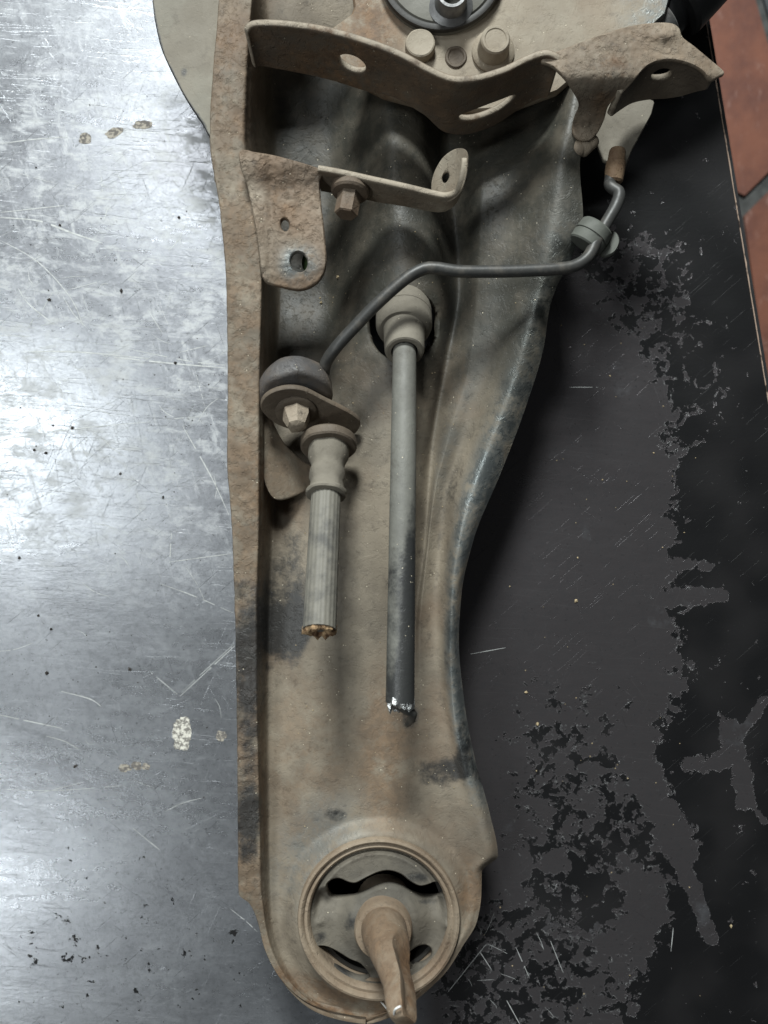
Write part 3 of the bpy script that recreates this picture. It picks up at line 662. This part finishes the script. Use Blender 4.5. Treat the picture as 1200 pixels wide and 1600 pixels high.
# ---- stay bracket: upright plate with a rim, saddle, and plate with a bolt hole
stay = empty('stay_bracket', tuple(Pm(900, 200, 60)), arm)
SB = Vector(stay.location)
def sub(o, parent, shift):
    o.parent = parent; o.matrix_parent_inverse.identity(); o.location = o.location-shift; return o
def upright(name, rim, ztop, bot, th, mat, parent, holes=(), cell=1.0, attrs=None, tilt=None):
    """standing plate: rim points in px at height ztop (mm list), bottom heights in mm"""
    rp = np.array([Pm(x, y, z) for (x, y), z in zip(rim, ztop)])
    c = catmull(rp, 12); s = np.concatenate([[0], np.cumsum(np.linalg.norm(np.diff(c[:, :2], axis=0), axis=1))])*1000
    kn = s[::12][:len(rim)]
    top = c[:, 2]*1000
    ol = [(a, b) for a, b in zip(s, top)]
    bb = pchip(kn, bot, s)
    ol += [(a, b) for a, b in zip(s[::-1], bb[::-1])]
    def mp(u, h):
        x = np.interp(u, s, c[:, 0]); y = np.interp(u, s, c[:, 1])
        if tilt is not None: y = y-tilt*(np.interp(u, s, top)-h)/1000.0
        return np.stack([x, y, h/1000.0], -1)
    hs = [h(s, kn) for h in holes]
    tg = np.gradient(c[:, :2], axis=0); tg /= np.linalg.norm(tg, axis=1, keepdims=True)
    def dn(u, h):
        tx, ty = np.interp(u, s, tg[:, 0]), np.interp(u, s, tg[:, 1]); v = np.stack([-ty, tx, 0*tx], -1); return v/np.linalg.norm(v, axis=1, keepdims=True)
    return sheet(name, ol, mp, th, mat, parent, hs, cell, attrs=attrs, down=dn, rim_dust_light=0.7)  # pale edges: dust plus painted-in light along the plate rims
rimL = [(388, 52), (398, 42), (440, 42), (500, 50), (560, 66), (620, 88), (665, 112), (705, 128), (745, 127), (790, 114), (825, 97), (853, 88), (872, 96)]
zt = [84, 86, 88, 88, 88, 88, 87, 86, 86, 86, 86, 87, 86]
bt = [62, 61, 60, 58, 57, 60, 58, 50, 48, 49, 52, 57, 62]
def hole1(s, kn):
    c = np.interp(3.8, np.arange(len(kn)), kn); return ell(c, 73.0, 6.6, 5.6)
def hole2(s, kn):
    c = np.interp(8.6, np.arange(len(kn)), kn); return ell(c, 63.0, 14.0, 4.6, rot=0.12)
sub(upright('bracket_plate', rimL, zt, bt, 0.0029, M['brown'], None, (hole1, hole2), 0.9, tilt=0.15,
            attrs={'rust': lambda u, h: 0.45+0.5*np.exp(-((u-38)/22)**2), 'crust': lambda u, h: 0.6*smooth(40, 10, u)}), stay, SB)
sad = [(846, 94), (866, 83), (920, 62), (970, 45), (1010, 37), (1045, 36), (1060, 43), (1066, 58), (1084, 72), (1108, 92), (1131, 112), (1124, 118), (1110, 124), (1101, 112), (1085, 101), (1060, 93), (1035, 92), (1010, 102), (990, 124), (975, 140), (962, 150), (950, 164), (943, 186), (933, 206), (921, 217), (905, 216), (896, 204), (899, 182), (906, 164), (902, 148), (884, 121), (864, 102)]
sadz = lambda x, y: 88-27*smooth(112, 208, y)-7*((np.clip((x-955)/100, -1.6, 1.9))**2)*0.35+2.5*np.exp(-((x-1040)/22)**2-((y-52)/14)**2)+1.5*np.exp(-((x-916)/9)**2-((y-196)/18)**2)
sub(px_sheet('bracket_saddle', catmull(sad, 4, True), sadz, 0.0023, M['crusty'], None, cell=2.2, rough=0.25,
             attrs={'rust': lambda x, y: np.clip(0.3+1.6*np.exp(-((x-955)/24)**2-((y-108)/16)**2)+0.7*np.exp(-((x-940)/18)**2-((y-150)/25)**2), 0, 1), 'crust': lambda x, y: 0.2+0*x}), stay, SB)
rimR = [(972, 146), (988, 128), (1010, 106), (1035, 96), (1062, 97), (1085, 105), (1102, 116), (1112, 124)]
def hole3(s, kn):
    c = np.interp(3.3, np.arange(len(kn)), kn); return ell(c, 74.5, 4.6, 4.2)
sub(upright('bracket_plate', rimR, [82, 82, 83, 83.5, 83, 82, 80, 79], [66, 62, 58, 57, 58, 62, 68, 72], 0.003, M['brown'], None, (hole3,), 0.8, tilt=0.15), stay, SB)
# flat tab behind the pipe fitting
px_sheet('tab_plate', [(930, 150), (962, 140), (1022, 158), (1017, 178), (986, 235), (976, 262), (945, 250), (925, 200)], lambda x, y: 46+0.03*(x-950), 0.003, M['boot'], arm, cell=2.5)
# weld blobs on the saddle's foot
for (x, y, r) in ((914, 226, 4.6), (904, 232, 3.8), (924, 222, 3.4)):
    lathe('weld_bead', Pm(x, y, 56), (0.05, -0.1, 1), [(-2, r), (1.0, r*0.95), (2.2, r*0.7), (2.8, r*0.35), (2.9, 0.02)], M['crusty'], arm, 24, 0.15, 60)

# ---- cable bracket with two holes, upright strip and bent ear
cb = empty('cable_bracket', tuple(Pm(450, 340, 64)), arm); CB = Vector(cb.location)
fr = [(376, 236), (400, 239), (425, 243), (460, 252), (492, 262), (503, 268), (498, 282), (499, 310), (503, 345), (507, 385), (508, 408), (503, 428), (490, 443), (468, 451), (440, 446), (414, 437), (408, 410), (403, 370), (396, 330), (388, 290), (378, 262)]
sub(px_sheet('front_plate', catmull(fr, 4, True), lambda x, y: 69-0.0*x+4*smooth(300, 250, y)-3*smooth(400, 460, y)-1.2*np.exp(-((x-424)/9)**2), 0.0035, M['crusty'], None,
             [ell(445, 351, 8.5, 12, rot=-0.15), ell(467, 409, 15, 18, rot=-0.25)], 2.0, rough=0.28,
             attrs={'rust': lambda x, y: 0.8*np.exp(-((x-445)/30)**2-((y-310)/45)**2)+0.7*smooth(415, 445, y), 'crust': lambda x, y: 0.8*smooth(400, 360, y),
                    'steel': lambda x, y: 1.0*np.exp(-(np.hypot(x-467, y-410)/30)**4)}), cb, CB)
rimC = [(497, 267), (530, 273), (580, 284), (630, 295), (680, 307), (698, 309), (714, 303), (724, 288), (729, 266), (731, 248)]
sub(upright('upright_strip', rimC, [74, 74, 73.5, 73, 72.5, 74, 78, 82, 85, 86], [56, 56, 56, 57, 58, 61, 68, 76, 81, 83], 0.0026, M['pale'], None, (), 0.9, tilt=0.12), cb, CB)
ear = [(676, 296), (679, 272), (692, 248), (708, 235), (722, 232), (730, 240), (730, 262), (726, 284), (717, 301), (703, 312), (688, 309)]
sub(px_sheet('bent_ear', catmull(ear, 4, True), lambda x, y: 62+(x-676)*0.40+3*smooth(712, 732, x), 0.0028, M['pale'], None, [ell(697, 276, 6.5, 11, rot=0.35)], 1.6), cb, CB)
bo = lathe('bolt', Pm(548, 296, 66), (-0.10, -0.97, 0.22), [(-2, 8.6), (1.4, 8.8), (2.4, 8.0), (2.8, 6.2)], M['brown'], None, 40); bo = sub(bo, cb, CB)
lathe('bolt_head', Pm(547, 300, 66.5), (-0.16, -0.97, 0.20), [(-1, 5.4), (11.0, 5.3), (11.6, 4.6), (11.6, 0.02)], M['brown'], None, 6, deg=25)
bh = col.objects[-1] if False else [o for o in bpy.data.objects if o.name.startswith('bolt_head')][-1]
bh.parent = bo; bh.location = -SB*0
bh.matrix_parent_inverse.identity(); bh.location = (0, 0, 0)
# green paint left inside the large hole
px_sheet('paint_chip', ell(478, 410, 6, 14), lambda x, y: 54+(x-467)*0.5, 0.0006, M['green'], arm, cell=2)
px_sheet('weld_tab', catmull([(398, 646), (415, 644), (440, 690), (470, 720), (492, 735), (482, 762), (440, 780), (420, 768), (407, 720)], 4, True),
         lambda x, y: 52-(x-400)*0.17, 0.003, M['arm'], arm, cell=2.5, attrs={'rust': lambda x, y: 0.35+0*x})

# ---- brake pipe
pp = [(958, 262, 56), (953, 284, 58), (955, 292, 60), (967, 302, 62), (962, 322, 64), (945, 352, 66), (930, 380, 67), (918, 402, 68), (896, 416, 69), (860, 421, 70), (790, 424, 71), (720, 424, 72), (682, 419, 72), (660, 421, 72), (632, 437, 72), (590, 474, 71), (555, 510, 69), (526, 542, 67), (510, 566, 62), (505, 590, 56)]
pipe = tube('brake_pipe', [Pm(*q) for q in pp], 2.75, M['pipe'], arm, 20, 10, wob=0.02)
lathe('pipe_nut', Pm(959, 284, 57), Pm(965, 236, 57)-Pm(959, 284, 57), [(-0.5, 3.2), (0.5, 4.2), (4, 4.5), (9, 4.5), (9.4, 4.0), (14, 3.8), (15.2, 3.2), (15.4, 0.02)], M['rustnut'], pipe, 24, 0.05)
ga = Pm(945, 352, 66)-Pm(905, 410, 68)
lathe('grommet', Pm(916, 380, 62)-np.array([0, 0, 0]), ga+np.array([0, 0, 0.004]), [(-1.5, 3.2), (-1.5, 7.4), (-0.8, 8.0), (3.0, 8.2), (3.2, 7.7), (3.8, 7.7), (4.0, 8.2), (8.5, 7.8), (9.3, 7.0), (9.3, 2)], M['grommet'], pipe, 40)
px_sheet('clip', catmull([(938, 384), (946, 366), (960, 362), (967, 376), (960, 392), (944, 398)], 4, True), lambda x, y: 60+(x-950)*0.12, 0.004, M['grommet'], pipe, cell=2)

# ---- brake hose with its holder
hose = empty('brake_hose', tuple(Pm(470, 660, 50)), arm); HO = Vector(hose.location)
nrm = np.array([0.10, -0.80, 0.60]); nrm /= np.linalg.norm(nrm)
def sublathe(name, org, axis, prof, mat, seg=40, wob=0.0, deg=35):
    return sub(lathe(name, org, axis, prof, mat, None, seg, wob, deg), hose, HO)
sublathe('holder_cap', Pm(462, 622, 59), nrm, [(-14.5, 0.02), (-14.5, 8.5), (-13.5, 12.5), (-11, 15.6), (-7.5, 16.8), (-1.5, 16.8), (0.3, 16.0), (0.6, 14)], M['bluecap'], 48, 0.07, 75)
# oval holder plate in the plane across nrm
_, uu, vv = frame(nrm)
if uu[0] < 0: uu = -uu
vv = np.cross(nrm, uu)
pc = Pm(462, 640, 60)
def mpl(u, v): return pc+np.outer(u/1000.0, uu)+np.outer(v/1000.0, vv)
hp = np.array([(-15, 2), (-12, 10), (-4, 13.5), (5, 11.5), (14, 3), (25, -8), (28, -15), (24, -22), (15, -24), (2, -16), (-9, -9)], float)
sgn = 1 if vv[1] > 0 else -1; hp[:, 1] *= sgn
sub(sheet('holder_plate', catmull(hp, 5, True), mpl, 0.0028, M['brown'], None, (), 0.8, flip=(sgn < 0), down=-nrm), hose, HO)
wo = pc+uu*0.000+vv*sgn*-0.001
sublathe('washer', wo, nrm, [(-0.5, 9.6), (0.9, 9.4), (1.5, 8.4), (1.5, 6.5)], M['brown'], 36)
sublathe('stud', wo, nrm, [(0, 6.6), (4.5, 6.4), (7.5, 5.2), (9.5, 4.4), (10.5, 2.8), (10.8, 0.02)], M['crusty'], 7, 0.2, 30)
hd0, hd1 = Pm(513, 700, 57), Pm(499, 984, 98); hd = hd1-hd0; hd /= np.linalg.norm(hd)
sublathe('collar', hd0, hd*0.75+nrm*0.25, [(-5, 12.2), (-4.0, 13.0), (-0.5, 13.0), (0.3, 12.3), (0.6, 9.5)], M['brown'], 48, 0.03)
sublathe('ferrule', hd0, hd, [(-1, 9.6), (5, 9.2), (8, 8.0), (10.0, 7.4), (12.5, 8.2), (15.5, 8.2), (17.5, 7.2), (20.5, 7.4), (22.4, 7.6), (22.8, 9.0), (24.0, 9.2), (24.8, 8.8), (25.2, 6.8)], M['boot'], 40, 0.09, 36)
hz = hd0+hd*0.024
sub(tube('rubber_hose', [hz, hz*0.66+hd1*0.34, hz*0.33+hd1*0.67, hd1], [6.6, 6.7, 6.8, 6.9], M['hose'], None, 80, 10, 20, 0.016), hose, HO)
for k in range(1):
    _, u_, v_ = frame(hd); rr = []
    for (h, r) in [(-2, 6.3), (0.8, 6.2), (1.8, 4.8), (0.6, 3.2), (-0.8, 1.6), (-1.3, 0.02)]:
        a = np.linspace(0, 2*math.pi, 36, endpoint=False)
        jr = np.array([1+0.28*mnoise.noise(Vector((math.cos(x)*2.4, math.sin(x)*2.4, r))) for x in a]); jh = np.array([1.8*mnoise.noise(Vector((math.cos(x)*3, math.sin(x)*3, r+4))) for x in a])*(r > 1)
        rr.append(hd1+hd*((h+jh)[:, None]/1000)+(r*jr)[:, None]/1000*(np.cos(a)[:, None]*u_+np.sin(a)[:, None]*v_))
    sub(rings_mesh('torn_core', rr, M['torn'], None, False, False), hose, HO)

# ---- handbrake cable with boot
cable = empty('handbrake_cable', tuple(Pm(630, 500, 44)), arm); CA = Vector(cable.location)
c0, c1 = Pm(632, 500, 48), Pm(625, 1098, 92)
bax = np.array([0.0, -0.80, 0.60]); bax = bax/np.linalg.norm(bax)
bxo = Pm(631, 498, 44)
sub(lathe('boot', bxo, bax, [(-16, 13.2), (-1.2, 13.4), (-0.9, 13.0), (-0.6, 13.4), (5.0, 13.3), (7.4, 12.5), (8.4, 11.6), (8.8, 10.2), (9.4, 9.8), (21.5, 9.2), (22.8, 8.8), (23.2, 8.0), (23.0, 6.2), (20, 5.6)], M['boot'], None, 56, 0.012, 32), cable, CA)
cs = bxo+bax*0.021
dirc = (c1-cs)
cpts = [cs-np.array([0, 0, 0.0]), cs+dirc*0.12+np.array([0, 0, 0.003]), cs+dirc*0.4+np.array([0, 0, 0.004]), cs+dirc*0.75+np.array([0, 0, 0.002]), c1]
co = tube('cable_sheath', cpts, [5.4, 5.5, 5.7, 5.9, 6.1], M['cable'], None, 36, 16)
vs = np.array([v.co for v in co.data.vertices]); d_ = H-vs[:, 2]; vpx = 600+vs[:, 0]/(K*d_); vpy = 800-vs[:, 1]/(K*d_)
bl = 0.5*smooth(-8, 12, vpx-(640-0.055*(vpy-700)))*smooth(680, 800, vpy)+0.25*np.exp(-((vpy-890)/60)**2)+0.62*smooth(740, 1080, vpy)
add_attr(co.data, 'black', np.clip(bl, 0, 1)); sub(co, cable, CA)
# torn end: crumpled foil and a black shred
dn = dirc/np.linalg.norm(dirc); _, u_, v_ = frame(dn); rr = []
for (h, r) in [(-2, 5.4), (0.8, 5.5), (2.6, 4.2), (1.6, 2.6), (0.2, 1.2), (0, 0.02)]:
    a = np.linspace(0, 2*math.pi, 30, endpoint=False)
    jr = np.array([1+0.3*mnoise.noise(Vector((math.cos(x)*2.1, math.sin(x)*2.1, r+9))) for x in a]); jh = np.array([3.2*mnoise.noise(Vector((math.cos(x)*2.6, math.sin(x)*2.6, r+2))) for x in a])*(r > 1)
    rr.append(c1+dn*((h+jh)[:, None]/1000)+(r*jr)[:, None]/1000*(np.cos(a)[:, None]*u_+np.sin(a)[:, None]*v_))
sub(rings_mesh('torn_foil', rr, M['silver'], None, False, False, False), cable, CA)
sub(tube('shred', [c1+u_*0.003, Pm(641, 1112, 90), Pm(643, 1124, 86), Pm(636, 1132, 82)], [2.2, 2.2, 1.8, 1.2], M['pipe'], None, 10, 6, wob=0.2), cable, CA)

# ---- bush
bush = empty('bushing', tuple(Pm(BC[0], BC[1], 30)), arm); BS = Vector(bush.location)
s_px = K*(H-0.05)*1000
Rm = 128*s_px
bc = Pm(BC[0], BC[1], 46)
sub(lathe('outer_sleeve', np.array([bc[0], bc[1], 0.0]), (0, 0, 1), [(1, Rm-0.4), (48.0, Rm), (49.6, Rm-0.5), (50.0, Rm-1.6), (49.4, Rm-2.6), (48.0, Rm-3.2), (48.4, Rm-4.6), (47.5, Rm-5.6), (45, Rm-6.0), (2, Rm-6.2)], M['pin'], None, 96, 0.004, 50), bush, BS)
sub(lathe('rubber_shade_liner', np.array([bc[0], bc[1], 0.0]), (0, 0, 1), [(3, Rm-6.6), (38.0, Rm-6.6), (38.0, Rm-8.5), (3, Rm-8.5)], M['darkrim'], None, 64), bush, BS)  # dark rubber ring added so the slots read as black with shade
slot1 = [(508, 1386), (516, 1374), (530, 1371), (545, 1377), (556, 1378), (572, 1370), (592, 1361), (610, 1359), (628, 1365), (642, 1376), (656, 1383), (668, 1381), (680, 1377), (691, 1380), (696, 1389), (690, 1402), (662, 1404), (642, 1398), (626, 1390), (608, 1386), (588, 1391), (568, 1400), (545, 1405), (518, 1404)]
slot2 = [(487, 1492), (490, 1481), (500, 1477), (514, 1479), (530, 1487), (548, 1498), (566, 1506), (580, 1526), (562, 1532), (540, 1524), (522, 1514), (508, 1511), (492, 1510)]
slot3 = [(630, 1496), (642, 1484), (654, 1477), (668, 1476), (677, 1485), (676, 1499), (662, 1510), (642, 1512)]
def rubz(x, y):
    r = np.hypot(x-BC[0], y-BC[1]); rc = np.hypot(x-600, y-1436)
    up = np.interp(x, [508, 545, 560, 610, 656, 675, 696], [1388, 1386, 1386, 1368, 1388, 1388, 1388])
    lo = np.interp(x, [487, 530, 575, 640, 672], [1492, 1494, 1512, 1510, 1492])
    z = 43.5+2.0*smooth(90, 112, r)+5.0*smooth(78, 46, rc)+1.4*np.exp(-((x-500)/6)**2-((y-1442)/6)**2)+1.4*np.exp(-((x-698)/6)**2-((y-1446)/6)**2)
    ins = smooth(106, 96, r)
    z = z+ins*(5.0*smooth(up+6, up-4, y)-3.5*smooth(up-2, up+6, y)*smooth(up+52, up+14, y)-4.0*smooth(lo-2, lo+6, y)*smooth(lo+50, lo+16, y))
    return z
sub(px_sheet('rubber', ell(BC[0], BC[1]+1, 112, 112, 80), rubz, 0.005, M['rubber'], None, [catmull(slot1, 3, True), catmull(slot2, 3, True), catmull(slot3, 3, True)], 1.8,
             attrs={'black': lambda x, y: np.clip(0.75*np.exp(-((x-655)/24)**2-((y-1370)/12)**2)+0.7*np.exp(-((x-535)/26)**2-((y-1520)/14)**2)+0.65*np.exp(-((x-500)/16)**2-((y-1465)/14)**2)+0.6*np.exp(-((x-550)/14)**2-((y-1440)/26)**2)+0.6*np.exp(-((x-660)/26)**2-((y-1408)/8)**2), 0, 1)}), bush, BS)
pin = lathe('inner_pin_collar', np.array([*Pm(599, 1444, 46)[:2], 0.022]), (0, 0, 1), [(0, 13.8), (31.0, 13.6), (32.6, 12.8), (33.0, 10.5)], M['pin'], None, 48, 0.01); sub(pin, bush, BS)
# pin flattened into an eye towards its end
secs = [(600, 1448, 48, 10.6, 10.6), (600, 1453, 55, 10.6, 10.6), (603, 1466, 63, 10.2, 10.2), (610, 1486, 74, 9.2, 9.0), (619, 1512, 86, 8.0, 8.0), (627, 1540, 97, 7.0, 7.2), (629, 1562, 105, 6.6, 6.8), (631, 1580, 110, 6.0, 6.2), (632, 1590, 112.5, 5.0, 5.4), (632, 1595, 113.5, 3.0, 3.2)]
ctr = np.array([Pm(x, y, z) for x, y, z, _, _ in secs]); cc = catmull(ctr, 6); ra = np.interp(np.arange(len(cc)), np.arange(len(secs))*6, [s[3] for s in secs]); rb_ = np.interp(np.arange(len(cc)), np.arange(len(secs))*6, [s[4] for s in secs])
rings = []; ang = np.linspace(0, 2*math.pi, 72, endpoint=False)
T = np.gradient(cc, axis=0); T /= np.linalg.norm(T, axis=1, keepdims=True)
uref = np.array([0.86, 0.46, 0.22])
for i in range(len(cc)):
    u1 = uref-T[i]*uref.dot(T[i]); u1 /= np.linalg.norm(u1); v1 = np.cross(T[i], u1)
    f = i/(len(cc)-1); ex = 1.0-0.35*smooth(0.2, 0.7, f)
    ca, sa = np.cos(ang), np.sin(ang); cx2 = np.sign(ca)*np.abs(ca)**ex; sx2 = np.sign(sa)*np.abs(sa)**ex
    lim = 1.2-0.78*smooth(0.22, 0.42, f)*smooth(1.0, 0.96, f)
    xu = np.minimum(cx2, lim)-0.20*np.exp(-(sx2/0.45)**2)*(cx2 > lim)*smooth(0.36, 0.5, f)*smooth(0.93, 0.8, f)
    rings.append(cc[i]+(ra[i]*xu)[:, None]/1000*u1+(rb_[i]*sx2)[:, None]/1000*v1)
po = sharpen(rings_mesh('flattened_pin', rings, M['pin'], None, True, True), 40)
vs = np.array([v.co for v in po.data.vertices]); d_ = H-vs[:, 2]; vpx = 600+vs[:, 0]/(K*d_); vpy = 800-vs[:, 1]/(K*d_)
add_attr(po.data, 'rust', np.clip(0.45+1.0*np.exp(-((vpx-634)/14)**2-((vpy-1525)/45)**2), 0, 1)); sub(po, bush, BS)

# ------------------------------------------------------------------ thread and grit
th = tube('white_thread', [Pm(596, 1566, 44), Pm(606, 1578, 60), Pm(616, 1592, 74), Pm(620, 1600, 92), Pm(616, 1590, 110), Pm(617, 1578, 117), Pm(626, 1572, 118)], 0.45, M['thread'], None, 8, 10)
tag(th, 'thin white thread looped round the end of the bush pin', 'thread')
def crumbs(name, spots, mat, label):
    VV, FF = [], []
    for (p, r) in spots:
        b = len(VV); R = rng.normal(size=(3, 3)); R, _ = np.linalg.qr(R)
        for dvec in ((1, 0, 0), (-1, 0, 0), (0, 1, 0), (0, -1, 0), (0, 0, 1), (0, 0, -1)):
            q = (R @ np.array(dvec))*r*random.uniform(0.6, 1.3); q[2] *= 0.6; VV.append(tuple(p+q+np.array([0, 0, r*0.4])))
        for f in ((0, 2, 4), (2, 1, 4), (1, 3, 4), (3, 0, 4), (2, 0, 5), (1, 2, 5), (3, 1, 5), (0, 3, 5)): FF.append(tuple(b+k for k in f))
    me = bpy.data.meshes.new(name); me.from_pydata(VV, [], FF); me.update()
    o = link(name, me, mat, None, False); o['kind'] = 'stuff'; o['label'] = label; o['category'] = 'grit'; return o
fixed = [(190, 455, 1.2), (77, 469, 1.2), (274, 567, 1.0), (54, 703, 0.9), (72, 708, 1.1), (188, 740, 0.9), (31, 872, 1.0), (80, 983, 1.0), (203, 1046, 1.3), (73, 1051, 1.2), (118, 1197, 1.2), (280, 340, 0.9), (94, 352, 0.9), (60, 962, 0.8), (255, 777, 0.9), (83, 665, 0.8), (113, 668, 1.0)]
sp = [(P(x, y, 0), r*0.0010) for x, y, r in fixed]
sp += [(P(random.uniform(0, 345), random.uniform(60, 1250), 0), random.uniform(0.0002, 0.0005)) for _ in range(90)]
crumbs('dark_grit', sp, M['grit'], 'dark crumbs of dirt scattered on the scratched steel')
sp = [(P(random.gauss(900, 110), random.uniform(450, 1590), 0), random.uniform(0.0002, 0.0006)) for _ in range(60)]
sp = [q for q in sp if q[0][0] > 0.05]
sp += [(P(1142, 1446, 0), 0.0010), (P(900, 938, 0), 0.0011), (P(840, 1130, 0), 0.0014), (P(822, 1082, 0), 0.0009)]
for _ in range(110):
    y = random.uniform(340, 1300); i = int(np.argmin(np.abs(rows-y))); x = random.uniform(fx[i, 3]+8, fx[i, 11]-4)
    if math.hypot(x-629, y-505) < 62: continue
    sp.append((P(x, y, shell_z(x, y)/1000), random.uniform(0.00018, 0.00042)))
sp += [(Pm(502, 473, shell_z(502, 473)), 0.0010), (Pm(500, 466, shell_z(500, 466)), 0.0007), (Pm(528, 434, shell_z(528, 434)), 0.0012)]
crumbs('tan_grit', sp, M['sand'], 'tan sand grains scattered over arm and black paint')
